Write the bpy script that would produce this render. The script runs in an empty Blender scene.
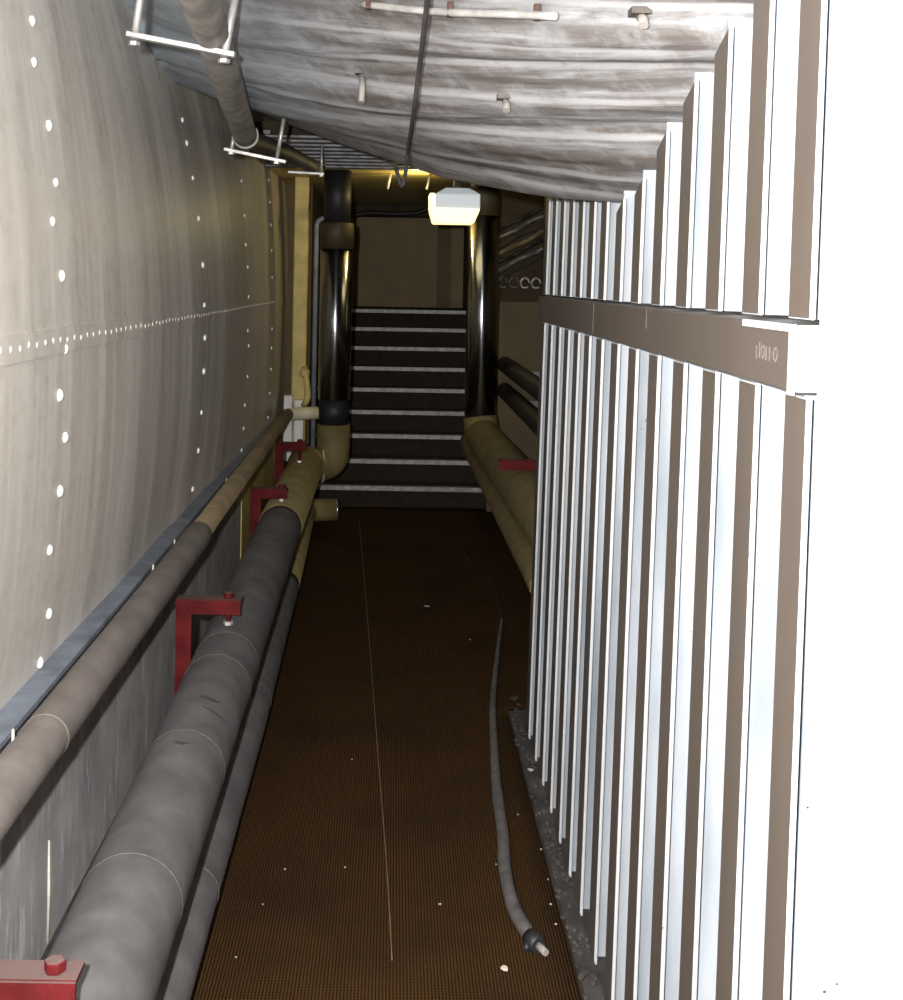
import bpy, bmesh, math, random
from mathutils import Vector, Matrix, noise as mnoise
random.seed(7)
C = bpy.context.scene.collection
F, CX, CY, H, ROLL = 1200.0, 395.0, 280.0, 1.6, math.radians(1.0)
CR, SR = math.cos(ROLL), math.sin(ROLL)

def uv(px, py):
    a, b = px - CX, py - CY
    return a * CR + b * SR, -a * SR + b * CR
def P(px, py, Y):
    u, v = uv(px, py)
    return Vector((u * Y / F, Y, H - v * Y / F))
def onz(px, py, z):
    u, v = uv(px, py)
    Y = F * (H - z) / v
    return Vector((u * Y / F, Y, z))
def V(x, y, zr):                      # zr is relative to eye height
    return Vector((x, y, H + zr))

# ------------------------------------------------------------------ materials
def new_mat(name):
    m = bpy.data.materials.new(name); m.use_nodes = True
    nt = m.node_tree
    return m, nt, nt.nodes['Principled BSDF']
def N(nt, typ, **kw):
    n = nt.nodes.new(typ)
    for k, v in kw.items(): setattr(n, k, v)
    return n
def ramp(nt, fac, stops):
    r = N(nt, 'ShaderNodeValToRGB')
    el = r.color_ramp.elements
    while len(el) > 1: el.remove(el[-1])
    el[0].position, el[0].color = stops[0][0], (*stops[0][1], 1)
    for p, c in stops[1:]:
        e = el.new(p); e.color = (*c, 1)
    nt.links.new(fac, r.inputs['Fac'])
    return r.outputs['Color']
def mixc(nt, fac, a, b):
    m = N(nt, 'ShaderNodeMix', data_type='RGBA')
    for sock, val in ((m.inputs[0], fac), (m.inputs[6], a), (m.inputs[7], b)):
        if isinstance(val, (tuple, list)): sock.default_value = (*val, 1)
        elif isinstance(val, (int, float)): sock.default_value = val
        else: nt.links.new(val, sock)
    return m.outputs[2]
def coords(nt, scale=(1, 1, 1), kind='Object'):
    t = N(nt, 'ShaderNodeTexCoord'); mp = N(nt, 'ShaderNodeMapping')
    mp.inputs['Scale'].default_value = scale
    nt.links.new(t.outputs[kind], mp.inputs['Vector'])
    return mp.outputs['Vector']
def noise(nt, vec, scale, detail=4, rough=.55):
    n = N(nt, 'ShaderNodeTexNoise'); n.inputs['Scale'].default_value = scale
    n.inputs['Detail'].default_value = detail; n.inputs['Roughness'].default_value = rough
    nt.links.new(vec, n.inputs['Vector'])
    return n.outputs['Fac']
def bump(nt, b, h, strength=.3, dist=.01):
    n = N(nt, 'ShaderNodeBump'); n.inputs['Strength'].default_value = strength
    n.inputs['Distance'].default_value = dist
    nt.links.new(h, n.inputs['Height']); nt.links.new(n.outputs['Normal'], b.inputs['Normal'])
def simple(name, col, rough=.6, metal=0, var=.25, scale=14, bmp=.15, stretch=(1, 1, 1), spec=.5):
    m, nt, b = new_mat(name)
    v = coords(nt, stretch)
    f = noise(nt, v, scale)
    d = tuple(c * (1 - var) for c in col); l = tuple(min(1, c * (1 + var)) for c in col)
    nt.links.new(ramp(nt, f, [(.3, d), (.7, l)]), b.inputs['Base Color'])
    b.inputs['Roughness'].default_value = rough; b.inputs['Metallic'].default_value = metal
    b.inputs['Specular IOR Level'].default_value = spec
    if bmp: bump(nt, b, noise(nt, v, scale * 4), bmp, .004)
    return m

M = {}
# tank wall: aluminium-grey paint with broad vertical streaks
m, nt, b = new_mat('aluminium_paint')
v = coords(nt, (1, 1, .12)); big = noise(nt, v, 3.2, 3)
v2 = coords(nt); fine = noise(nt, v2, 22, 6, .7)
c = ramp(nt, big, [(.3, (.66, .61, .54)), (.55, (.76, .71, .64)), (.75, (.85, .81, .74))])
spk = ramp(nt, fine, [(.30, (.86, .84, .82)), (.5, (1, 1, 1))])
mx = N(nt, 'ShaderNodeMix', data_type='RGBA', blend_type='MULTIPLY'); mx.inputs[0].default_value = 1
nt.links.new(c, mx.inputs[6]); nt.links.new(spk, mx.inputs[7])
nt.links.new(mx.outputs[2], b.inputs['Base Color'])
b.inputs['Metallic'].default_value = 0; b.inputs['Roughness'].default_value = .45
bump(nt, b, big, .25, .05); M['tank'] = m
M['rivet'] = simple('bright_rivet', (.94, .93, .90), .15, 0, .05, 30, 0, spec=1)
M['flange'] = simple('blue_grey_flange', (.22, .25, .30), .6, .2, .3, 12)
# white painted steel with rust specks
def white_paint(name, base, lo):
    m, nt, b = new_mat(name)
    v = coords(nt); f = noise(nt, v, 40, 6, .6); g = noise(nt, coords(nt, (1, 1, .15)), 9)
    c = ramp(nt, g, [(.3, lo), (.6, base)])
    c = mixc(nt, ramp(nt, f, [(.715, (0, 0, 0)), (.735, (1, 1, 1))]), c, (.10, .05, .03))
    nt.links.new(c, b.inputs['Base Color']); b.inputs['Roughness'].default_value = .5
    bump(nt, b, g, .1, .005)
    return m
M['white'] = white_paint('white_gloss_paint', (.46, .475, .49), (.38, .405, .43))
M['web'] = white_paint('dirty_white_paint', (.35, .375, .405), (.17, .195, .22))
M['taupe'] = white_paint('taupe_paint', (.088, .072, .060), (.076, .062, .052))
# shell: streaked bare concrete / metal
m, nt, b = new_mat('streaked_shell')
v = coords(nt, (1, 1, 1), 'UV')
def uvs(sx, sy):
    return coords(nt, (sx, sy, 1), 'UV')
s1 = noise(nt, uvs(2.2, 3.0), 1.3, 7, .66); s2 = noise(nt, uvs(11, 6), 1.5, 7, .72)
c = ramp(nt, s1, [(.28, (.10, .085, .078)), (.44, (.18, .165, .157)), (.54, (.28, .28, .284)), (.66, (.43, .44, .45))])
c2 = ramp(nt, s2, [(.36, (.55, .52, .50)), (.52, (.92, .92, .93)), (.70, (1.25, 1.25, 1.25))])
mx = N(nt, 'ShaderNodeMix', data_type='RGBA', blend_type='MULTIPLY'); mx.inputs[0].default_value = 1
nt.links.new(c, mx.inputs[6]); nt.links.new(c2, mx.inputs[7])
wv = N(nt, 'ShaderNodeTexWave', wave_type='BANDS', bands_direction='Y'); wv.inputs['Scale'].default_value = .62
wv.inputs['Distortion'].default_value = 4.5; wv.inputs['Detail'].default_value = 4; wv.inputs['Detail Scale'].default_value = 1.6
nt.links.new(uvs(1.2, 1), wv.inputs['Vector'])
ridge = ramp(nt, wv.outputs['Fac'], [(.86, (0, 0, 0)), (.985, (.55, .55, .55))])
groove = ramp(nt, wv.outputs['Fac'], [(.02, (.6, .6, .6)), (.30, (0, 0, 0))])
base = mixc(nt, groove, mixc(nt, ridge, mx.outputs[2], (.50, .51, .53)), (.11, .094, .084))
blotch = noise(nt, coords(nt), 9, 8, .7)
base = mixc(nt, ramp(nt, blotch, [(.50, (0, 0, 0)), (.66, (.55, .55, .55))]), base, (.38, .39, .41))
base = mixc(nt, ramp(nt, blotch, [(.30, (.6, .6, .6)), (.44, (0, 0, 0))]), base, (.10, .085, .08))
rust = ramp(nt, noise(nt, uvs(3.5, 5), 1.7, 5, .65), [(.64, (0, 0, 0)), (.75, (.75, .75, .75))])
c = mixc(nt, rust, base, (.17, .085, .045))
sx = N(nt, 'ShaderNodeSeparateXYZ'); nt.links.new(coords(nt, (1, 1, 1), 'UV'), sx.inputs[0])
blue = ramp(nt, sx.outputs[0], [(.05, (.9, .9, .9)), (.60, (0, 0, 0))])  # bluish-white tint towards the left, also brightening the grazing-lit side by colour
c = mixc(nt, blue, c, mixc(nt, s2, (.20, .245, .30), (.66, .72, .78)))
nt.links.new(c, b.inputs['Base Color']); b.inputs['Roughness'].default_value = .62
bump(nt, b, s2, .25, .012); M['shell'] = m
# carpet: brown ribbed
m, nt, b = new_mat('ribbed_carpet')
v = coords(nt)
w = N(nt, 'ShaderNodeTexWave', wave_type='BANDS', bands_direction='X'); w.inputs['Scale'].default_value = 40
w.inputs['Distortion'].default_value = .6; w.inputs['Detail'].default_value = 2
nt.links.new(v, w.inputs['Vector'])
w2 = N(nt, 'ShaderNodeTexWave', wave_type='BANDS', bands_direction='Y'); w2.inputs['Scale'].default_value = 28
w2.inputs['Distortion'].default_value = .8; nt.links.new(v, w2.inputs['Vector'])
pat = noise(nt, v, 2.2, 5, .6)
c = ramp(nt, w.outputs['Fac'], [(.1, (.016, .008, .002)), (.7, (.080, .038, .011))])
c = mixc(nt, ramp(nt, w2.outputs['Fac'], [(.1, (.5, .5, .5)), (.6, (0, 0, 0))]), c, (.02, .010, .004))
c = mixc(nt, ramp(nt, pat, [(.45, (0, 0, 0)), (.75, (.65, .65, .65))]), c, (.016, .009, .005))
crumb = ramp(nt, noise(nt, v, 70, 2), [(.76, (0, 0, 0)), (.80, (.6, .6, .6))])
c = mixc(nt, crumb, c, (.22, .16, .10))
nt.links.new(c, b.inputs['Base Color']); b.inputs['Roughness'].default_value = .95
b.inputs['Specular IOR Level'].default_value = .1
bump(nt, b, w.outputs['Fac'], .5, .004); M['carpet'] = m
M['concrete'] = simple('dirty_concrete', (.045, .039, .036), .9, 0, .5, 11, .4)
# lower wall: grey paint with pale drips
m, nt, b = new_mat('dripped_grey_paint')
d1 = noise(nt, coords(nt, (1, 14, 2.6)), 1.7, 8, .75); g = noise(nt, coords(nt), 6, 5)
c = ramp(nt, g, [(.3, (.34, .325, .33)), (.7, (.56, .53, .52))])
c = mixc(nt, ramp(nt, d1, [(.54, (0, 0, 0)), (.64, (.9, .9, .9))]), c, (.80, .79, .77))
nt.links.new(c, b.inputs['Base Color']); b.inputs['Roughness'].default_value = .7
bump(nt, b, g, .3, .01); M['drip'] = m
M['cream'] = simple('cream_paint', (.60, .48, .18), .6, 0, .2, 8)
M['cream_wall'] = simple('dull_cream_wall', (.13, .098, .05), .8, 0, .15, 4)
M['back_wall'] = simple('brown_back_wall', (.28, .21, .12), .85, 0, .12, 5)
M['back_pil'] = simple('dark_pilaster', (.17, .13, .075), .85, 0, .12, 5)
M['lag_grey'] = simple('grey_canvas_lagging', (.115, .108, .108), .85, 0, .3, 9, .35)
M['lag_pale'] = simple('pale_canvas_lagging', (.175, .150, .134), .8, 0, .22, 11, .3)
M['lag_cream'] = simple('cream_lagging', (.175, .135, .052), .7, 0, .25, 9, .25)
M['lag_white'] = simple('whitish_lagging', (.70, .62, .45), .7, 0, .2, 9, .2)
M['lag_brown'] = simple('brown_pipe_paint', (.17, .125, .07), .6, 0, .3, 10, .2)
M['band'] = simple('pale_canvas_seam', (.125, .118, .113), .8, 0, .2, 30, 0)
M['scuff'] = simple('dark_scuff', (.035, .03, .03), .9, 0, .4, 30, 0)
M['red'] = simple('red_oxide_paint', (.092, .0085, .0095), .7, 0, .35, 18, .3, spec=.12)
m = bpy.data.materials['red_oxide_paint']; nt = m.node_tree; b = nt.nodes['Principled BSDF']
ge = N(nt, 'ShaderNodeNewGeometry'); sp = N(nt, 'ShaderNodeSeparateXYZ'); nt.links.new(ge.outputs['True Normal'], sp.inputs[0])
dust = ramp(nt, sp.outputs['Z'], [(.80, (0, 0, 0)), (.95, (.75, .75, .75))])
old = b.inputs['Base Color'].links[0].from_socket
nt.links.new(mixc(nt, dust, old, (.15, .115, .105)), b.inputs['Base Color'])     # dust lying on the level faces
M['clad'] = simple('dark_metal_cladding', (.035, .037, .05), .30, .75, .25, 6, 0)
M['collar'] = simple('brown_collar', (.06, .045, .02), .6, .1, .3, 12)
M['black'] = simple('black_rubber', (.014, .014, .016), .55, 0, .3, 20, .1)
M['dark_steel'] = simple('dark_steel', (.15, .148, .16), .5, .5, .4, 16, .2)
M['dark_gap'] = simple('dark_board_and_shade', (.04, .028, .015), .9, 0, .3, 8)
M['galv'] = simple('galvanised_steel', (.55, .54, .52), .45, .5, .25, 18, .15)
M['pipe_ceiling'] = simple('dull_grey_pipe', (.30, .275, .25), .6, .15, .35, 13, .2)
M['pipe_dark'] = simple('brown_black_pipe', (.085, .07, .06), .6, .2, .35, 13, .2)
M['riser'] = simple('dark_brown_riser', (.018, .012, .007), .9, 0, .3, 20, .2)
M['nosing'] = simple('worn_aluminium_nosing', (.34, .335, .34), .5, .2, .35, 28, .2)
M['duct_white'] = simple('white_plastic_duct', (.85, .85, .85), .5, 0, .1, 10, 0)
M['hose'] = simple('grey_rubber_hose', (.095, .088, .085), .7, 0, .35, 25, .3)
M['flake'] = simple('pale_paint_flake', (.62, .58, .50), .8, 0, .2, 40, 0)
M['thread'] = simple('brown_thread', (.20, .12, .06), .9, 0, .2, 40, 0)
M['rust'] = simple('rusty_steel', (.055, .030, .022), .8, .2, .5, 30, .3)
m, nt, b = new_mat('pale_opal_housing')
b.inputs['Base Color'].default_value = (.8, .83, .85, 1); b.inputs['Roughness'].default_value = .4
b.inputs['Emission Color'].default_value = (.80, .90, .93, 1); b.inputs['Emission Strength'].default_value = .30
M['lamp_body'] = m
M['silver'] = simple('polished_cap', (.8, .8, .8), .2, .9, .1, 20, 0)
m, nt, b = new_mat('brushed_metal_cladding')
b.inputs['Base Color'].default_value = (.40, .41, .45, 1); b.inputs['Metallic'].default_value = 1
b.inputs['Roughness'].default_value = .20; b.inputs['Anisotropic'].default_value = .9; b.inputs['Anisotropic Rotation'].default_value = .25
tg = N(nt, 'ShaderNodeTangent', direction_type='RADIAL', axis='Z'); nt.links.new(tg.outputs[0], b.inputs['Tangent'])
M['clad'] = m
m, nt, b = new_mat('lit_diffuser')
b.inputs['Base Color'].default_value = (.9, .86, .6, 1)
b.inputs['Emission Color'].default_value = (1, .84, .42, 1); b.inputs['Emission Strength'].default_value = 1.6
M['lit'] = m

# ------------------------------------------------------------------ mesh helpers
def obj(name, bm, mat, parent=None, smooth=False, bevel=0):
    bmesh.ops.recalc_face_normals(bm, faces=bm.faces)
    me = bpy.data.meshes.new(name); bm.to_mesh(me); bm.free()
    mats = mat if isinstance(mat, list) else [mat]
    for k in mats: me.materials.append(M[k])
    if smooth:
        for p in me.polygons: p.use_smooth = True
    o = bpy.data.objects.new(name, me); C.objects.link(o)
    if parent:
        o.parent = parent
        o.location = -Vector(parent.location) if parent.type == 'EMPTY' and not parent.parent else (0, 0, 0)
    if bevel:
        md = o.modifiers.new('bevel', 'BEVEL'); md.width = bevel; md.segments = 2; md.limit_method = 'ANGLE'
    return o
def box(bm, x0, x1, y0, y1, z0, z1, mi=0):
    vs = [bm.verts.new((x, y, z)) for x in (x0, x1) for y in (y0, y1) for z in (z0, z1)]
    fs = []
    for q in ((0, 1, 3, 2), (4, 6, 7, 5), (0, 4, 5, 1), (2, 3, 7, 6), (0, 2, 6, 4), (1, 5, 7, 3)):
        f = bm.faces.new([vs[i] for i in q]); f.material_index = mi; fs.append(f)
    return vs
def B(*a):
    bm = bmesh.new(); box(bm, *a); return bm
def smooth_path(pts, n=6):
    pts = [Vector(p) for p in pts]; out = []
    for i in range(len(pts) - 1):
        p0 = pts[max(i - 1, 0)]; p1 = pts[i]; p2 = pts[i + 1]; p3 = pts[min(i + 2, len(pts) - 1)]
        for k in range(n):
            t = k / n
            out.append(.5 * ((2 * p1) + (p2 - p0) * t + (2 * p0 - 5 * p1 + 4 * p2 - p3) * t * t + (3 * p1 - p0 - 3 * p2 + p3) * t ** 3))
    out.append(pts[-1]); return out
def round_path(pts, r, n=7):          # straight runs with filleted corners
    pts = [Vector(p) for p in pts]; out = [pts[0]]
    for i in range(1, len(pts) - 1):
        a = (pts[i - 1] - pts[i]); c = (pts[i + 1] - pts[i])
        d = min(r, a.length * .48, c.length * .48)
        s = pts[i] + a.normalized() * d; e = pts[i] + c.normalized() * d
        for k in range(n + 1):
            t = k / n
            out.append((1 - t) ** 2 * s + 2 * t * (1 - t) * pts[i] + t * t * e)
    out.append(pts[-1]); return out
def tube(bm, path, rad, n=20, wob=0, mi=0, caps=True):
    path = [Vector(p) for p in path]; rings = []; prev = None
    for i, p in enumerate(path):
        t = (path[min(i + 1, len(path) - 1)] - path[max(i - 1, 0)]).normalized()
        if prev is None:
            a = Vector((0, 0, 1)) if abs(t.z) < .9 else Vector((1, 0, 0))
            nrm = (a - t * a.dot(t)).normalized()
        else:
            nrm = (prev - t * prev.dot(t)).normalized()
        prev = nrm; bi = t.cross(nrm)
        r = rad[i] if isinstance(rad, (list, tuple)) else rad
        if wob: r *= 1 + wob * mnoise.noise(p * 6)
        rings.append([bm.verts.new(p + (nrm * math.cos(2 * math.pi * k / n) + bi * math.sin(2 * math.pi * k / n)) * r) for k in range(n)])
    for a, c in zip(rings, rings[1:]):
        for k in range(n):
            f = bm.faces.new((a[k], a[(k + 1) % n], c[(k + 1) % n], c[k])); f.smooth = True; f.material_index = mi
    if caps:
        bm.faces.new(rings[0]).material_index = mi; bm.faces.new(rings[-1]).material_index = mi
    return rings
def T(path, rad, n=20, wob=0):
    bm = bmesh.new(); tube(bm, path, rad, n, wob); return bm
def densify(path, step=.05):
    out = []
    for a, c in zip(path, path[1:]):
        a, c = Vector(a), Vector(c); k = max(1, int((c - a).length / step))
        out += [a.lerp(c, j / k) for j in range(k)]
    out.append(Vector(path[-1])); return out
def bar(bm, a, c, w, h):              # rectangular bar between two points
    a, c = Vector(a), Vector(c); t = (c - a).normalized()
    up = Vector((0, 0, 1)) if abs(t.z) < .9 else Vector((0, 1, 0))
    s = t.cross(up).normalized(); u = s.cross(t)
    vs = [bm.verts.new(p + s * sx * w / 2 + u * su * h / 2) for p in (a, c) for sx in (-1, 1) for su in (-1, 1)]
    for q in ((0, 1, 3, 2), (4, 6, 7, 5), (0, 4, 5, 1), (2, 3, 7, 6), (0, 2, 6, 4), (1, 5, 7, 3)):
        bm.faces.new([vs[i] for i in q])
def sphere(bm, c, r, sc=(1, 1, 1), seg=10, rings=6):
    g = bmesh.ops.create_uvsphere(bm, u_segments=seg, v_segments=rings, radius=r)
    for w in g['verts']: w.co = Vector((w.co.x * sc[0], w.co.y * sc[1], w.co.z * sc[2])) + Vector(c)
    for f in bm.faces: f.smooth = True
def hexprism(bm, c, r, h, n=6):
    lo = [bm.verts.new(Vector(c) + Vector((r * math.cos(2 * math.pi * k / n), r * math.sin(2 * math.pi * k / n), 0))) for k in range(n)]
    hi = [bm.verts.new(w.co + Vector((0, 0, h))) for w in lo]
    bm.faces.new(lo); bm.faces.new(hi)
    for k in range(n): bm.faces.new((lo[k], lo[(k + 1) % n], hi[(k + 1) % n], hi[k]))
def tag(o, label, cat, group=None, kind=None):
    if label: o['label'] = label
    if cat: o['category'] = cat
    if group: o['group'] = group
    if kind: o['kind'] = kind
    return o
def thing(name, label, cat, loc=(0, 0, 0), group=None):
    o = bpy.data.objects.new(name, None); o.empty_display_size = .1; C.objects.link(o)
    o.location = loc
    return tag(o, label, cat, group)
def struct(o, label=None, cat=None):
    o['kind'] = 'structure'
    if label: o['label'] = label
    if cat: o['category'] = cat
    return o

# ------------------------------------------------------------------ setting: floor
bm = bmesh.new(); box(bm, -1.1, 1.15, -1.0, 12.2, -.12, 0)
struct(obj('floor', bm, 'concrete'), 'dirty dark concrete floor under the brown carpet', 'floor')
# carpet runner, gently uneven
bm = bmesh.new(); nx, ny = 12, 90; g = []
for j in range(ny + 1):
    y = -.9 + 9.3 * j / ny; row = []
    for i in range(nx + 1):
        e = .006 * mnoise.noise(Vector((0, y * 3, 5))) if i in (0, nx) else 0
        wd = .445 if y < 4.5 else .86
        x = -.55 + (wd + .55) * i / nx + e
        row.append(bm.verts.new((x, y, .010 + .003 * mnoise.noise(Vector((x * 3, y * 2, 0))))))
    g.append(row)
for j in range(ny):
    for i in range(nx): bm.faces.new((g[j][i], g[j][i + 1], g[j + 1][i + 1], g[j + 1][i])).smooth = True
r = bmesh.ops.extrude_face_region(bm, geom=bm.faces[:])
for w in r['geom']:
    if isinstance(w, bmesh.types.BMVert): w.co.z = .001
tag(obj('carpet_runner', bm, 'carpet'), 'long brown ribbed carpet running down the passage to the stairs', 'carpet')

# ------------------------------------------------------------------ setting: riveted left wall
def wallx(z, y=0):                    # z relative to the eye; the bulge flattens out towards the far end
    k = .1215 if y < 5 else max(.04, .1215 - .030 * (y - 5))
    return -.78 - k * (z + .3) ** 2
bm = bmesh.new(); g = []
zs = [-.94 + (1.55 + .94) * k / 40 for k in range(41)]
ys = [-1.0 + 9.85 * k / 130 for k in range(131)]
def buckle(y, z):
    return .007 * mnoise.noise(Vector((y * 1.5, z * .35, 2))) + .004 * mnoise.noise(Vector((y * 5, z * .6, 9)))
for y in ys:
    g.append([bm.verts.new((wallx(z, y) + buckle(y, z), y, H + z)) for z in zs])
for a, c in zip(g, g[1:]):
    for k in range(40): bm.faces.new((a[k], a[k + 1], c[k + 1], c[k])).smooth = True
# thickness behind
back = [[bm.verts.new((-1.22, y, H + z)) for z in (zs[0], zs[-1])] for y in (ys[0], ys[-1])]
WL = obj('wall_left', bm, 'tank'); struct(WL, 'bulging grey wall of riveted metal plates', 'wall')
bm = bmesh.new(); box(bm, -.86, -.772, -1, 8.8, H - .952, H - .94)
obj('flange', bm, 'flange', WL)
# lap plates along the seams
bm = bmesh.new()
for z0, z1 in ((-.185, -.125),):
    lo = [(z0, .0005), (z0, .004), (z1, .004), (z1, .0005)]
    prev = None
    for y in ys:
        cur = [bm.verts.new((wallx(z, y) + buckle(y, z) + d, y, H + z)) for z, d in lo]
        if prev:
            for k in range(3): bm.faces.new((prev[k], prev[k + 1], cur[k + 1], cur[k]))
        prev = cur
obj('seam_strip', bm, 'tank', WL)
def rivet_bm(y, z, r=.011):
    bm = bmesh.new(); sphere(bm, (wallx(z, y) + buckle(y, z) + .002, y, H + z), r, (.6, 1, 1), 8, 6); return bm
n_rivet = 0
for Y, dz, off, ph in ((2.856, .145, .05, .02), (4.947, .145, 0, .06), (6.45, .145, .04, .0), (7.6, .15, .0, .03)):
    z = -.93 + ph; k = 0
    while z < (.70 if Y < 4 else .66):
        y = Y + (-off if k % 3 == 2 else 0) + random.uniform(-.012, .012)
        obj('rivet', rivet_bm(y, z + random.uniform(-.02, .02), random.uniform(.011, .0155) if Y < 6 else .011), 'rivet', WL); n_rivet += 1
        z += dz * random.choice((.8, 1, 1.15)); k += 1
Y = 2.0
while n_rivet < 100 and Y < 5:
    obj('rivet', rivet_bm(Y, -.155 + random.uniform(-.003, .003), .0085), 'tank', WL); n_rivet += 1; Y += .062
bm = bmesh.new()
while Y < 7.9:
    sphere(bm, (wallx(-.155, Y) + buckle(Y, -.155) + .002, Y, H - .155), .0085, (.6, 1, 1), 6, 4); Y += .062
o = obj('rivet', bm, 'tank', WL); o['kind'] = 'stuff'
# lower wall below the flange
bm = bmesh.new(); box(bm, -1.0, -.80, -1, 6.4, 0, H - .953)
o = struct(obj('wall_left_lower', bm, 'drip'), 'low grey wall with pale paint drips below the riveted plates', 'wall')
for px, py, l in ((48, 840, .13), (45, 690, .05)):
    p = onz(px, 900, 0); 
for (y, z0, z1) in ((2.85, -1.59, -1.345), (3.4, -1.16, -1.10), (3.05, -1.20, -1.11), (6.0, -1.10, -1.0)):
    obj('paint_run', T([(-.798, y, H + z1), (-.797, y + .002, H + (z0 + z1) / 2), (-.798, y + .003, H + z0)], [.002, .004, .003], 6), 'flake', o)
for y, l in ((2.47, .045), (4.28, .05), (5.6, .06), (3.9, .02)):
    obj('paint_run', T([(-.770, y, H - .938), (-.7695, y, H - .945 - l / 2), (-.7705, y + .002, H - .945 - l)], [.003, .004, .003], 6), 'flake', WL)
bm = bmesh.new(); box(bm, -1.0, -.795, 6.4, 8.86, 0, H - .953)
struct(obj('wall_left_cream', bm, 'cream'), 'low cream wall behind the pipe bend', 'wall')
# cream end wall / pilaster
bm = bmesh.new(); box(bm, -.70, -.602, 8.25, 8.40, 0, H + .70)
struct(obj('wall_left_end', bm, 'cream', bevel=.01), 'cream painted pier at the end of the riveted wall', 'wall')

# stairwell walls
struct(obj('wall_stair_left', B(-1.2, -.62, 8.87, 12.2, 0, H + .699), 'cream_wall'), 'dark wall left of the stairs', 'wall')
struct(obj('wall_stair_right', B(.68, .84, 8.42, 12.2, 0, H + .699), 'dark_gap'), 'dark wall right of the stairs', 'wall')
struct(obj('wall_back', B(-.62, .68, 12.0, 12.2, 0, H + .699), 'back_wall'), 'plain brown wall at the top of the stairs', 'wall')
struct(obj('trim_1', B(.42, .55, 11.93, 12.0, 1.3, H + .699), 'back_pil'), 'darker upright band on the back wall', 'trim')
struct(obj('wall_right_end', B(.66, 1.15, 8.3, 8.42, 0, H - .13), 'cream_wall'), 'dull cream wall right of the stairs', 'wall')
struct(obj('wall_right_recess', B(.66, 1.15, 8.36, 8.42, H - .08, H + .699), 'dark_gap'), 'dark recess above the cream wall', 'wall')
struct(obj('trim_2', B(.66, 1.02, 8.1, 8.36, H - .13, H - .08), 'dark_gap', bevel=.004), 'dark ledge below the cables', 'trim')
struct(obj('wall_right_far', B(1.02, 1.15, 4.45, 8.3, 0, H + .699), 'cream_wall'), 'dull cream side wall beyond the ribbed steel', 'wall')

# ------------------------------------------------------------------ setting: curved streaked ceiling shell
Ls = [(-.95, 6.5, .93), (-.92, 5.05, .815), (-.93, 4.57, .86), (-.96, 4.3, .98), (-.98, 3.8, 1.10), (-1.0, 3.0, 1.25), (-1.02, 2.0, 1.36), (-1.05, .8, 1.45), (-1.05, -.7, 1.5)]
XR = .537
Rs = [(XR, 3.01, .205), (XR, 2.595, .280), (XR, 2.365, .345), (XR, 2.137, .401), (XR, 1.92, .457), (XR, 1.5, .56), (XR, 1.05, .64), (XR, .3, .74), (XR, -.7, .80)]
SAG = [0, .065, .065, .06, .055, .05, .05, .04, .03]
edge_px = [(223, 106), (253, 109), (286, 123), (322, 137), (359, 150), (399, 163), (440, 177), (490, 187), (540, 196), (580, 200), (610, 202)]
NU = 48
def cr(a, t):
    i = min(int(t), len(a) - 2); f = t - i
    p0, p1, p2, p3 = (Vector(a[max(0, min(len(a) - 1, i + d))]) for d in (-1, 0, 1, 2))
    return .5 * ((2 * p1) + (p2 - p0) * f + (2 * p0 - 5 * p1 + 4 * p2 - p3) * f * f + (3 * p1 - p0 - 3 * p2 + p3) * f ** 3)
def edge_z():
    pts = []
    L, R = Vector(Ls[0]), Vector(Rs[0])
    for px, py in edge_px:
        u, v = uv(px, py); k = u / F
        t = (k * L.y - L.x) / ((R.x - L.x) - k * (R.y - L.y))
        pts.append((t, -v / F * (L.y + t * (R.y - L.y))))
    return pts
EZ = edge_z()
def ez(t):
    for (a, za), (c, zc) in zip(EZ, EZ[1:]):
        if t <= c: return za + (zc - za) * max(0, (t - a)) / (c - a)
    return EZ[-1][1]
def shell_pt(t, w):
    L, R = cr(Ls, w), cr(Rs, w); p = L.lerp(R, t)
    i = min(int(w), 7); sg = SAG[i] + (SAG[i + 1] - SAG[i]) * (w - i)
    z = p.z - sg * 4 * t * (1 - t)
    if w < 1: z = (1 - w) * ez(t) + w * z if w > 0 else ez(t)
    rip = .009 * math.sin(w * 5.5 + .6 * math.sin(t * 5)) + .012 * mnoise.noise(Vector((t * 2.5, w * 4, 1)))
    rip += .004 * mnoise.noise(Vector((t * 14, w * 9, 3)))
    z += rip * min(1, w * 2)
    return Vector((p.x, p.y, z))
bm = bmesh.new(); uvl = bm.loops.layers.uv.new('UVMap'); g = []; NV = 150
for j in range(NV + 1):
    w = 8 * (j / NV) ** 1.35; row = []
    p0 = shell_pt(0, w); row.append((V(-1.25, p0.y + .05, p0.z + .02), (0, w)))
    for i in range(NU + 1):
        p = shell_pt(i / NU, w); row.append((V(p.x, p.y, p.z), (.05 + .9 * i / NU, w)))
    p1 = shell_pt(1, w); row.append((V(.69, p1.y - .03, p1.z - .01), (1, w)))
    g.append([(bm.verts.new(p), q) for p, q in row])
for a, c in zip(g, g[1:]):
    for k in range(len(a) - 1):
        q = (a[k], a[k + 1], c[k + 1], c[k]); f = bm.faces.new([x[0] for x in q]); f.smooth = True
        for lp, x in zip(f.loops, q): lp[uvl].uv = x[1]
SH = obj('ceiling', bm, 'shell'); struct(SH, 'curved streaky grey ceiling shell sloping down to the right', 'ceiling')
md = SH.modifiers.new('thick', 'SOLIDIFY'); md.thickness = .035; md.offset = 1
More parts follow.
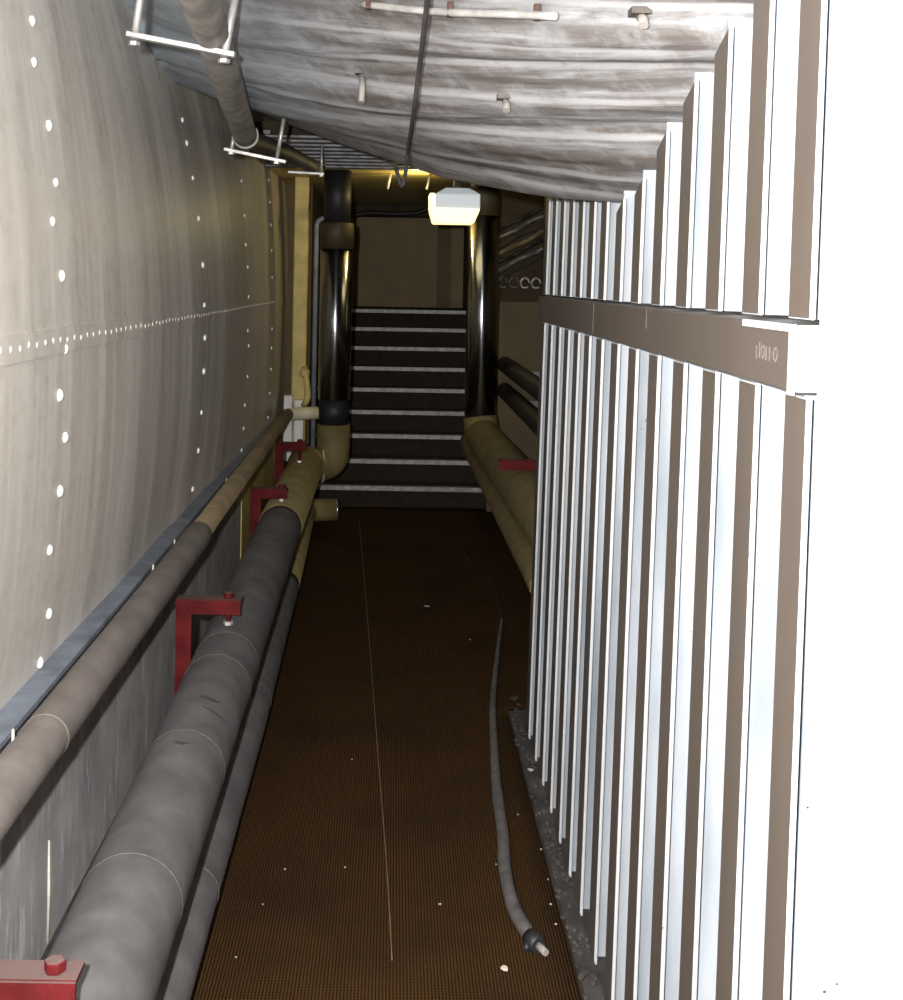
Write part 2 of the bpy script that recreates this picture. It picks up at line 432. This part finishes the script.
# make sure the thickness goes upwards
if sum(p.normal.z for p in SH.data.polygons) < 0: md.offset = -1
def shell_right_z(y):
    best = None
    for k in range(161):
        w = 8 * k / 160; p = shell_pt(1, w)
        if best is None or abs(p.y - y) < best[0]: best = (abs(p.y - y), p.z)
    return best[1]
def shell_z(x, y):
    best = None
    for a in range(41):
        for k in range(121):
            p = shell_pt(a / 40, 8 * k / 120); d = (p.x - x) ** 2 + (p.y - y) ** 2
            if best is None or d < best[0]: best = (d, p.z)
    return best[1]
# far flat ceiling
struct(obj('ceiling_mid', B(-.97, 1.15, 6.6, 7.66, H + .79, H + .86), 'dark_gap'), 'ceiling above the slat rack, coloured dark as shade', 'ceiling')  # dark colour here stands in for shadow beyond the shell
struct(obj('ceiling_far', B(-.98, 1.15, 7.661, 12.2, H + .70, H + .86), 'cream'), 'cream flat ceiling over the stairs', 'ceiling')
struct(obj('trim_3', B(-.6, .66, 11.2, 11.5, H + .60, H + .699), 'dark_gap'), 'dark beam across the ceiling above the stairs', 'trim')

# ------------------------------------------------------------------ setting: stiffened steel wall on the right
LEAN = .021
def lean(bm):
    for w in bm.verts: w.co.x += LEAN * w.co.z
    return bm
XF = .495                             # passage face of the ribs at floor level
WR = obj('wall_right', lean(B(XF + .13, XF + .145, 1.52, 4.32, 0, H + .62)), 'white')
struct(WR, 'white steel wall stiffened with upright ribs and a horizontal rail', 'wall')
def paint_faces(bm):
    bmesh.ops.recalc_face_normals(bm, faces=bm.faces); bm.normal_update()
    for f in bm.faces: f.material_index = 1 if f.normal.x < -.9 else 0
def tee(y, z0, z1, slant):
    """upright rib: flange towards the passage, web behind"""
    fw, ft = .086, .008; x = XF
    bm = bmesh.new(); box(bm, x, x + ft, y - fw / 2, y + fw / 2, z0, z1)
    if slant:
        for w in bm.verts:
            if w.co.z > z1 - .001 and w.co.y > y: w.co.z -= slant
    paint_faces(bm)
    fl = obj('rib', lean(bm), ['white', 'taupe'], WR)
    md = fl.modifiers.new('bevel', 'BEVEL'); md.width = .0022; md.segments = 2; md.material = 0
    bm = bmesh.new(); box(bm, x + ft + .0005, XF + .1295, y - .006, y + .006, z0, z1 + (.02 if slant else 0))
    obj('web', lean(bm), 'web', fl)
for k in range(14):
    y = 1.567 + .2155 * min(k, 7) + .195 * max(0, k - 7)
    tee(y, 0, H - .141, 0)
    near = y < 2.98
    tee(y, H - .042, H + (shell_right_z(y) - .022 if near else .42), .03 if near else 0)
# horizontal rail
bm = bmesh.new(); box(bm, XF - .013, XF + .129, 1.532, 4.30, H - .135, H - .048)
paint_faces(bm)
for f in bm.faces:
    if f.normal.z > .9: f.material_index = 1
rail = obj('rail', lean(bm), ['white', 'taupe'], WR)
md = rail.modifiers.new('bevel', 'BEVEL'); md.width = .003; md.segments = 2
bm = bmesh.new(); box(bm, XF - .017, XF - .0135, 1.532, 1.76, H - .058, H - .048); obj('weld_lip', lean(bm), 'white', rail)
bm = bmesh.new(); box(bm, XF - .017, XF - .0135, 1.532, 1.552, H - .139, H - .0585); obj('weld_lip', lean(bm), 'white', rail)
# faint worn stencil strokes on the rail
bm = bmesh.new(); x0, x1 = XF - .0139, XF - .0132
for a, dz, hh in ((1.70, 0, .018), (1.685, .002, .022), (1.655, 0, .020), (1.64, 0, .020)):
    box(bm, x0, x1, a - .002, a + .002, H - .102 + dz, H - .102 + dz + hh)
for cy in (1.670, 1.615):
    for k in range(10):
        a = 2 * math.pi * k / 10; box(bm, x0, x1, cy + .008 * math.cos(a) - .0018, cy + .008 * math.cos(a) + .0018, H - .091 + .008 * math.sin(a) - .002, H - .091 + .008 * math.sin(a) + .002)
M['stencil'] = simple('worn_stencil_paint', (.115, .098, .085), .7, 0, .3, 60, 0)
obj('stencil_mark', lean(bm), 'stencil', rail)
for y, hh in ((3.1, .08), (2.45, .04)):   # pale weld runs across the rail
    obj('weld_run', lean(B(x0, x1, y - .004, y + .004, H - .05 - hh, H - .05)), 'stencil', rail)
# end plate facing the camera
obj('end_plate', lean(B(XF + .0083, 1.35, 1.500, 1.512, 0, H + .72)), 'white', WR)
for k, (dx, z, sz) in enumerate(((.022, .72, .0022), (.037, .73, .0016), (.0125, .60, .002), (.0125, .52, .0016), (.012, .95, .0018))):
    bm = bmesh.new(); sphere(bm, (XF + LEAN * z + dx + .02 * (k < 2), 1.4995, z), sz, (1, .3, 1), 8, 5); obj('rust_spot', bm, 'rust', WR)
# sill at the foot of the ribs
struct(obj('trim_4', B(.452, .494, .9, 4.44, 0, .012), 'concrete'), 'dirty strip between the carpet and the ribs', 'trim')

# ------------------------------------------------------------------ pipes along the left
def ring_at(path, y):
    for a, c in zip(path, path[1:]):
        if a.y <= y <= c.y:
            t = (y - a.y) / (c.y - a.y); return a.lerp(c, t), (c - a).normalized()
def ring(bm, p, t, r, w, n=28):
    tube(bm, [p - t * w, p - t * w * .5, p + t * w * .5, p + t * w], [r - .0012, r + .0008, r + .0008, r - .0012], n, caps=False)

# large lagged pipe
RB = .103
bigA = [V(-.49, -.6, -1.262), V(-.495, 1.8, -1.25), V(-.515, 3.83, -1.225), V(-.53, 5.75, -1.192)]
t = thing('lagged_pipe', 'thick grey lagged pipe running low along the left wall into a cream bend', 'pipe', (-.5, 2, .2))
dA = densify(bigA, .06)
obj('lagging', T(dA, RB, 32, .012), 'lag_grey', t)
bigB = round_path([V(-.5305, 5.75, -1.192), V(-.545, 7.62, -1.185), V(-.378, 7.70, -1.185), V(-.378, 7.70, -.93)], .14, 10)
rb = [RB + .004 + .022 * max(0, 1 - abs(i - 4) / 4) for i in range(len(bigB))]
obj('bend', T(bigB, rb, 28, .015), 'lag_cream', t)
for y in (1.35, 2.37, 3.0, 3.58, 3.80, 4.9, 5.74):
    p, d = ring_at(dA, y); bm = bmesh.new(); ring(bm, p, d, RB * 1.004, .0022); obj('canvas_seam', bm, 'band', t)
bm = bmesh.new(); p = V(-.378, 7.595, -1.185)
tube(bm, [V(-.45, 7.65, -1.19), V(-.44, 7.652, -1.19)], [.113, .113], 28); obj('joint_band', bm, 'lag_white', t)
for y, a0, a1 in ((3.17, .45, 1.35), (3.24, .30, .95), (2.93, .15, .6)):
    p, d = ring_at(dA, y); path = []
    for k in range(19):
        a = a0 - .3 + (a1 - a0) * k / 18; path.append(p + Vector((math.sin(a) * (RB - .002), -.020 * math.sin(math.pi * k / 18) + .002 * math.sin(k * 1.7), math.cos(a) * (RB - .002))))
    obj('scuff', T(path, [.0015 + .0045 * math.sin(math.pi * k / 18) for k in range(19)], 8), 'scuff', t)

# small pipe near the floor
t = thing('low_pipe', 'thinner grey pipe beside the carpet below the thick lagged pipe', 'pipe', (-.46, 2, .1))
slA = densify([V(-.455, -.6, -1.505), V(-.472, 4, -1.485), V(-.497, 5.7, -1.458)], .08)
obj('lagging', T(slA, .068, 24, .012), 'lag_grey', t)
slB = round_path([V(-.497, 5.7, -1.458), V(-.53, 7.40, -1.43), V(-.345, 7.44, -1.43)], .10, 9)
obj('bend', T(slB, .069, 24, .01), 'lag_cream', t)
obj('end_cap', T([V(-.345, 7.44, -1.43), V(-.333, 7.442, -1.43)], [.071, .068], 24), 'silver', t)
for y in (1.4, 1.95, 2.9, 4.2):
    p, d = ring_at(slA, y); bm = bmesh.new(); ring(bm, p, d, .0685, .0018, 22); obj('canvas_seam', bm, 'band', t)

# upper pipe below the flange
t = thing('upper_pipe', 'pale lagged pipe fixed high below the riveted plates on the left', 'pipe', (-.70, 2, .6))
upA = densify([V(-.705, -.6, -.965), V(-.70, 2.4, -.95), V(-.695, 4.35, -.935)], .06)
obj('lagging', T(upA + [V(-.695, 4.385, -.935)], [.048] * len(upA) + [.036], 24, .03), 'lag_pale', t)
upB = round_path([V(-.695, 4.36, -.932), V(-.70, 7.95, -.90), V(-.50, 8.0, -.895)], .12, 8)
obj('bare_pipe', T(upB[:2] + upB[2:5], .040, 20), 'lag_brown', t)
obj('bend', T(upB[4:], .043, 20), 'lag_white', t)
for y in (2.46,):
    p, d = ring_at(upA, y); bm = bmesh.new(); ring(bm, p, d, .0492, .006, 22); obj('canvas_seam', bm, 'lag_pale', t)

# ------------------------------------------------------------------ red pipe brackets
def bracket(y, arm_z, x_end, xpipe, zpipe_top, label):
    t = thing('pipe_bracket', label, 'bracket', (-.655, y, 0), 'red brackets holding the pipes')
    bm = bmesh.new(); box(bm, -.68, -.63, y - .006, y + .006, 0.0, H + arm_z); box(bm, -.68, -.672, y, y + .05, 0, H + arm_z)
    obj('post', bm, 'red', t)
    bm = bmesh.new(); box(bm, -.68, x_end, y - .012, y - .0065, H + arm_z - .040, H + arm_z + .004); box(bm, -.68, x_end, y - .0065, y + .045, H + arm_z + .0005, H + arm_z + .006)
    obj('arm', bm, 'red', t)
    r = obj('hanger_rod', T([Vector((xpipe, y + .016, zpipe_top + .001)), Vector((xpipe, y + .016, H + arm_z + .0))], .008, 10), 'red', t)
    bm = bmesh.new(); hexprism(bm, (xpipe, y + .016, H + arm_z + .0065), .017, .018); obj('bolt_head', bm, 'red', t, bevel=.003)
    bm = bmesh.new(); hexprism(bm, (xpipe, y + .016, zpipe_top + .0005), .016, .012); obj('clip', bm, 'galv', t)
for y, az, xe, lab in ((1.795, -1.058, -.457, 'red steel bracket nearest the camera with a hexagonal bolt on its arm'),
                       (3.83, -1.035, -.474, 'red steel bracket over the thick pipe, second from the camera'),
                       (5.80, -1.025, -.505, 'dark red bracket in front of the cream pipe bend'),
                       (7.0, -.965, -.50, 'dark red bracket farthest along the left wall behind the cream bend')):
    pb = None
    for path in (dA, bigB):
        q = ring_at(path, y)
        if q: pb = q[0]; break
    bracket(y, az, xe, pb.x, pb.z + RB + .008, lab)

# ------------------------------------------------------------------ upright clad pipes by the stairs
def riser(name, x, y, z0, zc0, zc1, label, r=.103):
    t = thing(name, label, 'pipe', (x, y, H + z0), 'upright pipes flanking the stairs')
    obj('cladding', T([V(x, y, zc0), V(x, y, zc1)], r, 36), 'clad', t)
    obj('lower_sleeve', T([V(x, y, z0), V(x, y, zc0 - .001)], r * .93, 28), 'black', t)
    obj('collar', T([V(x, y, zc1 + .001), V(x, y, zc1 + .16), V(x, y, zc1 + .17)], [r + .006, r + .006, r], 28), 'collar', t)
    obj('upper_sleeve', T([V(x, y, zc1 + .171), V(x, y, .695)], r * .85, 28), 'black', t)
riser('upright_pipe', -.378, 7.70, -.928, -.77, .19, 'dark shiny upright pipe at the left of the stairs')
riser('upright_pipe', .562, 7.70, -.86, -.86, .42, 'dark shiny upright pipe at the right of the stairs under the lamp')
# right-hand pipes
t = thing('right_lagged_pipe', 'thick cream lagged pipe low on the right beyond the ribbed wall', 'pipe', (.6, 6, .6))
rp = round_path([V(.645, 4.46, -.965), V(.575, 7.68, -.985), V(.562, 7.70, -.87)], .1, 8)
obj('lagging', T(densify(rp, .08), .110, 28, .012), 'lag_cream', t)
t = thing('right_low_pipe', 'thinner cream pipe below the thick one on the right', 'pipe', (.53, 6, .4))
obj('lagging', T(densify([V(.590, 4.46, -1.14), V(.54, 7.8, -1.115), V(.54, 8.37, -1.113)], .08), .066, 24, .012), 'lag_cream', t)
t = thing('pipe_bracket', 'dark red bracket holding the cream pipe on the right', 'bracket', (.9, 5.5, 0), 'red brackets holding the pipes')
bm = bmesh.new(); box(bm, .88, .93, 5.494, 5.506, 0.0, H - .815); obj('post', bm, 'red', t)
bm = bmesh.new(); box(bm, .49, .93, 5.488, 5.4935, H - .86, H - .815); box(bm, .49, .93, 5.4935, 5.54, H - .8195, H - .815); obj('arm', bm, 'red', t)
q = ring_at(densify(rp, .08), 5.515)[0]
obj('hanger_rod', T([Vector((q.x, 5.515, q.z + .113)), V(q.x, 5.515, -.82)], .009, 10), 'red', t)
# two dark conduits on the right-hand side
for i, (z, x, lab) in enumerate(((-.57, .80, 'dark pipe on the right side wall, upper of two'), (-.75, .80, 'dark pipe on the right side wall, lower of two'))):
    dp = tag(obj('dark_pipe', T([V(x, 4.5, z - .02), V(x - .02, 6.5, z), V(x - .03, 8.295, z)], .055, 20), 'black'), lab, 'pipe', 'dark pipes on the right')
    for yy in (6.4, 7.4): obj('wall_clamp', B(x + .03, 1.019, yy, yy + .03, H + z - .02, H + z + .02), 'dark_steel', dp)
# cables and loops in the recess on the right
random.seed(3)
for k in range(7):
    z = .40 - .055 * k; y0 = 8.30 - .03 * (k % 3); pts = []
    for i in range(7):
        pts.append(V(.70 + .30 * i / 6, y0 - .12 + .02 * math.sin(i * 1.7 + k), z - .05 + .005 * math.sin(i * 1.3 + k * 2.1) + .16 * (i / 6)))
    tag(obj('wall_cable', T(smooth_path(pts, 5), .013 + .004 * (k % 2), 8), ['black', 'dark_steel', 'scuff', 'lag_brown'][k % 4]),
        'one of the cables bundled in the dark recess right of the stairs', 'cable', 'cables in the recess')
for k in range(4):
    c = V(.735 + .075 * k, 8.16, -.005); pts = [c + Vector((.03 * math.cos(a), .01 * math.sin(2 * a), .034 * math.sin(a))) for a in [2 * math.pi * j / 16 for j in range(15)]]
    tag(obj('cable_loop', T(pts, .007, 8), 'galv' if k > 1 else 'dark_steel'), 'small cable loop hanging above the ledge right of the stairs', 'cable', 'cable loops above the ledge')

# pale ducts and conduits by the left pier
t = thing('wall_duct', 'white upright duct on the cream pier, left of two', 'duct', (-.72, 8.2, .5), 'white ducts')
obj('body', B(-.745, -.685, 8.18, 8.249, H - 1.25, H - .80), 'duct_white', t, bevel=.008)
t = thing('wall_duct', 'white upright duct on the cream pier, right of two', 'duct', (-.64, 8.2, .5), 'white ducts')
obj('body', B(-.672, -.608, 8.18, 8.249, H - 1.25, H - .83), 'duct_white', t, bevel=.008)
tag(obj('conduit', T(round_path([V(-.535, 8.1, -1.6), V(-.535, 8.1, .40), V(-.42, 8.1, .42)], .05, 6), .016, 12), 'flange'), 'thin grey upright conduit between the pier and the dark pipe', 'conduit')
t = thing('valve_pipe', 'small yellow bent pipe fitting at the foot of the cream pier', 'pipe', (-.58, 8.1, .9))
obj('body', T(round_path([V(-.60, 8.15, -.60), V(-.585, 8.12, -.70), V(-.57, 8.05, -.80), V(-.60, 8.1, -.86)], .04, 5), [.03] * 20 if False else .022, 12), 'cream', t)
bm = bmesh.new(); sphere(bm, V(-.60, 8.14, -.64), .038); obj('valve_body', bm, 'cream', t)

# ------------------------------------------------------------------ stairs
t = thing('staircase', 'dark brown stairs with worn pale metal nosings rising at the end of the passage', 'stairs', (0, 8.4, 0))
R_, TR, Y0 = .1485, .2625, 8.42
for k in range(9):
    y0 = Y0 + k * TR; z1 = (k + 1) * R_
    y1 = y0 + TR if k < 8 else 11.98
    s = obj('step', B(-.615, .675, y0 + .012, y1 + .0119, 0.0 if k == 0 else z1 - R_ - .03, z1 - .004), 'riser', t)
    bm = bmesh.new(); box(bm, -.60, .66, y0 - .012, y0 + .045, z1 - .0035, z1 + .004); box(bm, -.60, .66, y0 - .012, y0 - .006, z1 - .026, z1 - .0034)
    obj('nosing', bm, 'nosing', s)

# ------------------------------------------------------------------ ceiling lamp
t = thing('ceiling_lamp', 'lit box lamp hanging under the far ceiling beside the right upright pipe', 'lamp', (.37, 7.35, H + .55))
bm = bmesh.new()
lo = [(.235, 7.22), (.505, 7.22), (.505, 7.50), (.235, 7.50)]; hi = [(.30, 7.27), (.44, 7.27), (.44, 7.45), (.30, 7.45)]
a = [bm.verts.new(V(x, y, .435)) for x, y in lo]; m1 = [bm.verts.new(V(x, y, .525)) for x, y in lo]; c = [bm.verts.new(V(x, y, .565)) for x, y in hi]
for q in (a, c): bm.faces.new(q)
for u_, w_ in ((a, m1), (m1, c)):
    for k in range(4): bm.faces.new((u_[k], u_[(k + 1) % 4], w_[(k + 1) % 4], w_[k]))
obj('housing', bm, 'lamp_body', t, bevel=.006)
bm = bmesh.new(); lo2 = [(.225, 7.225), (.47, 7.225), (.47, 7.49), (.225, 7.49)]
a = [bm.verts.new(V(x, y, .4345)) for x, y in [(.20, 7.21), (.505, 7.21), (.505, 7.50), (.20, 7.50)]]; c = [bm.verts.new(V(x, y, .35)) for x, y in lo2]
bm.faces.new(a); bm.faces.new(c)
for k in range(4): bm.faces.new((a[k], a[(k + 1) % 4], c[(k + 1) % 4], c[k]))
obj('diffuser', bm, 'lit', t, bevel=.008)
obj('side_diffuser', B(.20, .2345, 7.24, 7.48, H + .436, H + .53), 'lit', t, bevel=.006)
obj('stem', T([V(.37, 7.36, .566), V(.37, 7.36, .70)], .02, 12), 'dark_steel', t)

# ------------------------------------------------------------------ slatted rack under the far ceiling
t = thing('slat_rack', 'dark rack of crosswise slats under the ceiling beyond the shell', 'rack', (0, 7, H + .74))
for k in range(9):
    y = 6.42 + .126 * k; z = .762 - .062 * (y - 6.42)
    obj('slat', B(-.82, .30, y, y + .075, H + z - .012, H + z + .006), 'dark_steel', t, bevel=.004)
for x in (-.70, .0, .28):
    bm = bmesh.new(); bar(bm, V(x, 6.42, .780), V(x, 7.50, .712), .04, .02); obj('runner', bm, 'dark_steel', t)
for k in range(3):
    tag(obj('hanging_strap', T(smooth_path([V(-.30 + .26 * k, 7.9, .699), V(-.31 + .26 * k, 7.88, .65), V(-.32 + .26 * k, 7.9, .60)], 4), .010, 8), 'galv' if k == 1 else 'dark_steel'),
        ['thin strap hanging from the slat rack, leftmost of three', 'pale thin strap hanging from the slat rack, middle of three', 'thin strap hanging from the slat rack, rightmost of three'][k], 'strap', 'straps under the slat rack')
tag(obj('overhead_cable', T(smooth_path([V(-.58, 11.17, .68), V(-.42, 11.17, .60), V(-.25, 11.17, .62), V(.0, 11.17, .615), V(.2, 11.17, .63), V(.3, 11.17, .68)], 6), .022, 10), 'black'), 'black sagging cable across the ceiling above the stairs', 'cable')
tag(obj('overhead_cable', T(smooth_path([V(-.45, 8.25, .699), V(-.46, 8.25, .62), V(-.42, 8.2, .52), V(-.44, 8.0, .44)], 6), .028, 10), 'lag_brown'), 'brown bent pipe stub above the left upright pipe', 'pipe')

# ------------------------------------------------------------------ ceiling-hung pipe with hangers
t = thing('ceiling_pipe', 'grey pipe hung from the curved ceiling on the left', 'pipe', (-.48, 3, H + .63))
cp = [V(-.39, 1.3, .715), V(-.466, 2.8, .645), V(-.597, 4.7, .557)]
obj('body', T(densify(cp, .1), .047, 24, .02), 'pipe_ceiling', t)
obj('coupling', T([V(-.596, 4.70, .557), V(-.602, 4.76, .557)], .052, 24), 'pipe_ceiling', t)
obj('dark_length', T(smooth_path([V(-.602, 4.761, .557), V(-.60, 4.95, .565), V(-.545, 5.9, .615), V(-.496, 7.0, .655)], 6), .040, 20), 'pipe_dark', t)
obj('coupling', T([V(-.4965, 6.99, .6545), V(-.494, 7.05, .657)], .045, 20), 'pipe_dark', t)
def hanger(a, c, rods, label, w=.02):
    t = thing('pipe_hanger', label, 'hanger', (a + c) / 2, 'hangers of the ceiling pipe')
    bm = bmesh.new(); bar(bm, a, c, w, .014); obj('cross_bar', bm, 'galv', t, bevel=.002)
    for p, q, r in rods:
        obj('rod', T([p, q], r, 10), 'galv', t)
        bm = bmesh.new(); hexprism(bm, p - Vector((0, 0, .016)), .015, .010); obj('nut', bm, 'galv', t)
a, c = P(127, 31, 3.1) , P(235, 52, 3.1)
a.z -= .008; c.z -= .008
l1 = a.lerp(c, .07); l2 = a.lerp(c, .90)
def up(p, dx, dy, zlim=None):
    q = Vector((p.x + dx, p.y + dy, 0)); q.z = H + shell_z(q.x, q.y) - .004; return q
hanger(a, c, [(l1 - Vector((0, 0, .01)), up(l1, .03, .05), .010), (l2 - Vector((0, 0, .01)), up(l2, .03, .05), .010)], 'galvanised hanger with two rods holding the ceiling pipe, nearest the camera', .03)
a, c = P(224, 148, 4.78), P(286, 161, 4.78)
a.z -= .004; c.z -= .004
l1 = a.lerp(c, .12); l2 = a.lerp(c, .85); l3 = a.lerp(c, .36)
hanger(a, c, [(l1, l1 + Vector((.01, .02, .09)), .008), (l2, up(l2, .03, -.02), .008)], 'galvanised hanger under the coupling where the ceiling pipe turns dark', .02)
a, c = P(288, 172, 6.6), P(324, 174, 6.6)
l2 = a.lerp(c, .93)
hanger(a, c, [(l2, Vector((l2.x, l2.y, H + .735)), .007)], 'small hanger under the far dark end of the ceiling pipe', .016)

# conduit, cable and fixings on the curved ceiling
def on_shell(px, py, gap=.0):
    u, v = uv(px, py); best = None
    for a in range(61):
        for k in range(141):
            p = shell_pt(a / 60, 6 * k / 140)
            d = (F * p.x / p.y - u) ** 2 + (-F * p.z / p.y - v) ** 2
            if best is None or d < best[0]: best = (d, p)
    p = best[1]; Y = p.y - gap * 2
    return P(px, py, Y)
t = thing('ceiling_conduit', 'thin pale conduit fixed across the curved ceiling at the top of the picture', 'conduit', on_shell(460, 10))
obj('tube', T(smooth_path([on_shell(x, y, .03) for x, y in ((362, 4), (395, 8), (425, 11), (460, 13), (500, 14), (555, 16))], 4), .008, 10), 'galv', t)
for x, y in ((368, 5), (450, 12), (537, 15)):
    p = on_shell(x, y, .03); bm = bmesh.new(); box(bm, p.x - .006, p.x + .006, p.y - .010, p.y + .010, p.z - .0095, p.z + .02); obj('saddle', bm, 'rust', t)
pts = [on_shell(428, -12, .08), on_shell(427, 2, .08), on_shell(424, 30, .09), on_shell(419, 70, .08), on_shell(414, 110, .08), on_shell(408, 150, .06)]
e = pts[-1]; pts += [P(406, 170, e.y), P(402, 186, e.y), P(397, 172, e.y + .02), P(396, 168, e.y + .05)]
tag(obj('hanging_cable', T(smooth_path(pts, 6), .006, 10), 'scuff'), 'dark cable hanging down across the curved ceiling to a small loop', 'cable')
def hook(px, py, l, label):
    p = on_shell(px, py); t = thing('ceiling_hook', label, 'hook', p, 'hooks in the curved ceiling')
    obj('plate', B(p.x - .018, p.x + .018, p.y - .02, p.y + .02, p.z - .006, p.z + .006), 'pipe_dark', t)
    obj('shank', T([p - Vector((0, 0, .0065)), p - Vector((-.002, .02, l * .6)), p - Vector((-.001, .03, l))], .009, 8), 'pipe_ceiling', t)
hook(362, 72, .085, 'steel hook hanging from the curved ceiling left of the dark cable')
hook(505, 97, .035, 'short stub of fixing in the middle of the curved ceiling')
hook(640, 12, .03, 'small rusty fixing on the curved ceiling near the ribbed wall')

# ------------------------------------------------------------------ things lying on the carpet
t = thing('hose', 'grey rubber hose lying along the right of the carpet with a broken end', 'hose', onz(500, 800, 0))
hp = [onz(x, y, .033) for x, y in ((502, 618), (498, 650), (493, 700), (494, 745), (497, 790), (503, 835), (505, 870), (514, 908), (531, 938))]
path = smooth_path(hp, 8); rad = [.007 + .0105 * min(1, i / len(path) * 1.9) for i in range(len(path))]
obj('sheath', T(path, rad, 16, .06), 'hose', t)
wp = [onz(x, y, .019) for x, y in ((455, 540), (470, 562), (488, 580), (499, 600), (502, 618))]
obj('wire', T(smooth_path(wp, 6), .006, 8), 'black', t)
e0, e1, e2 = onz(530, 937, .03), onz(539, 946, .031), onz(546, 953, .031)
obj('end_fitting', T([e0, e0.lerp(e1, .5), e1], [.021, .024, .019], 14, .1), 'black', t)
obj('core', T([e1, e2], [.010, .008], 12), 'pipe_ceiling', t)
obj('clip', T([onz(528, 940, .03), onz(526, 950, .02)], [.01, .006], 8), 'black', t)
tag(obj('loose_thread', T(smooth_path([onz(x, y, .0145) for x, y in ((359, 520), (366, 600), (373, 690), (380, 780), (387, 870), (392, 960))], 6), .0015, 5), 'thread'), 'long loose pale thread lying along the middle of the carpet', 'thread')
def flake(px, py, s, label, grp=None):
    p = onz(px, py, .016); bm = bmesh.new(); n = 7
    top = [bm.verts.new(p + Vector((s * random.uniform(.5, 1) * math.cos(2 * math.pi * k / n), s * random.uniform(.6, 1.1) * math.sin(2 * math.pi * k / n), .002 + random.uniform(0, s * .25)))) for k in range(n)]
    c = bm.verts.new(p + Vector((0, 0, s * .35))); d = bm.verts.new(p + Vector((0, 0, -.001)))
    for k in range(n):
        bm.faces.new((top[k], top[(k + 1) % n], c)); bm.faces.new((top[(k + 1) % n], top[k], d))
    return tag(obj('paint_flake', bm, 'flake'), label, 'flake', grp)
flake(427, 607, .022, 'pale paint flake alone in the middle of the carpet')
flake(505, 970, .013, 'pale paint flake on the carpet near the broken hose end')
flake(531, 771, .013, 'pale paint flake at the right edge of the carpet by the rib feet')
for px, py in ((541, 850), (548, 880), (524, 930), (556, 925), (496, 865), (518, 815), (551, 905), (440, 905), (352, 760), (470, 640), (285, 870), (263, 905), (236, 958), (345, 868)):
    flake(px, py, random.uniform(.003, .0055), 'tiny paint crumb scattered on the brown carpet', 'crumbs on the carpet')
bm = bmesh.new(); random.seed(5)
for k in range(160):
    y = random.uniform(2.2, 4.6); x = random.uniform(.448, .492); s = random.uniform(.004, .012)
    g_ = bmesh.ops.create_icosphere(bm, subdivisions=1, radius=s)
    for w in g_['verts']: w.co = Vector((w.co.x, w.co.y * 1.2, w.co.z * .5)) * random.uniform(.7, 1.3) + Vector((x, y, .014 + s * .3))
tag(obj('debris', bm, 'concrete'), 'dirty grit gathered at the feet of the ribs', 'debris', kind='stuff')

# ------------------------------------------------------------------ lights, world, camera
def light(name, typ, loc, power, col=(1, 1, 1), size=.03):
    d = bpy.data.lights.new(name, typ); d.energy = power; d.color = col
    if typ == 'POINT': d.shadow_soft_size = size
    o = bpy.data.objects.new(name, d); o.location = loc; C.objects.link(o); return o
light('flash', 'POINT', (-.11, .02, H + .065), 630, (1, .985, .97), .018)
light('ceiling_fill', 'POINT', (.13, 7.80, H + .57), 4.6, (1, .80, .36), .04)  # added fill light behind and left of the lamp, brightens the far ceiling
w = bpy.data.worlds.new('World'); bpy.context.scene.world = w; w.use_nodes = True
w.node_tree.nodes['Background'].inputs[0].default_value = (.012, .011, .010, 1)
w.node_tree.nodes['Background'].inputs[1].default_value = 1

cam = bpy.data.cameras.new('Camera'); co = bpy.data.objects.new('Camera', cam); C.objects.link(co)
cam.sensor_fit = 'HORIZONTAL'; cam.sensor_width = 36; cam.lens = F / 903 * 36
cam.shift_x = (451.5 - CX) / 903; cam.shift_y = -(500 - CY) / 903; cam.clip_start = .02
co.matrix_world = Matrix.Translation((0, 0, H)) @ Matrix.Rotation(math.pi / 2, 4, 'X') @ Matrix.Rotation(ROLL, 4, 'Z')
sc = bpy.context.scene; sc.camera = co
sc.view_settings.view_transform = 'Standard'; sc.view_settings.look = 'None'
sc.view_settings.exposure = 0; sc.view_settings.gamma = 1; sc.view_settings.use_curve_mapping = False
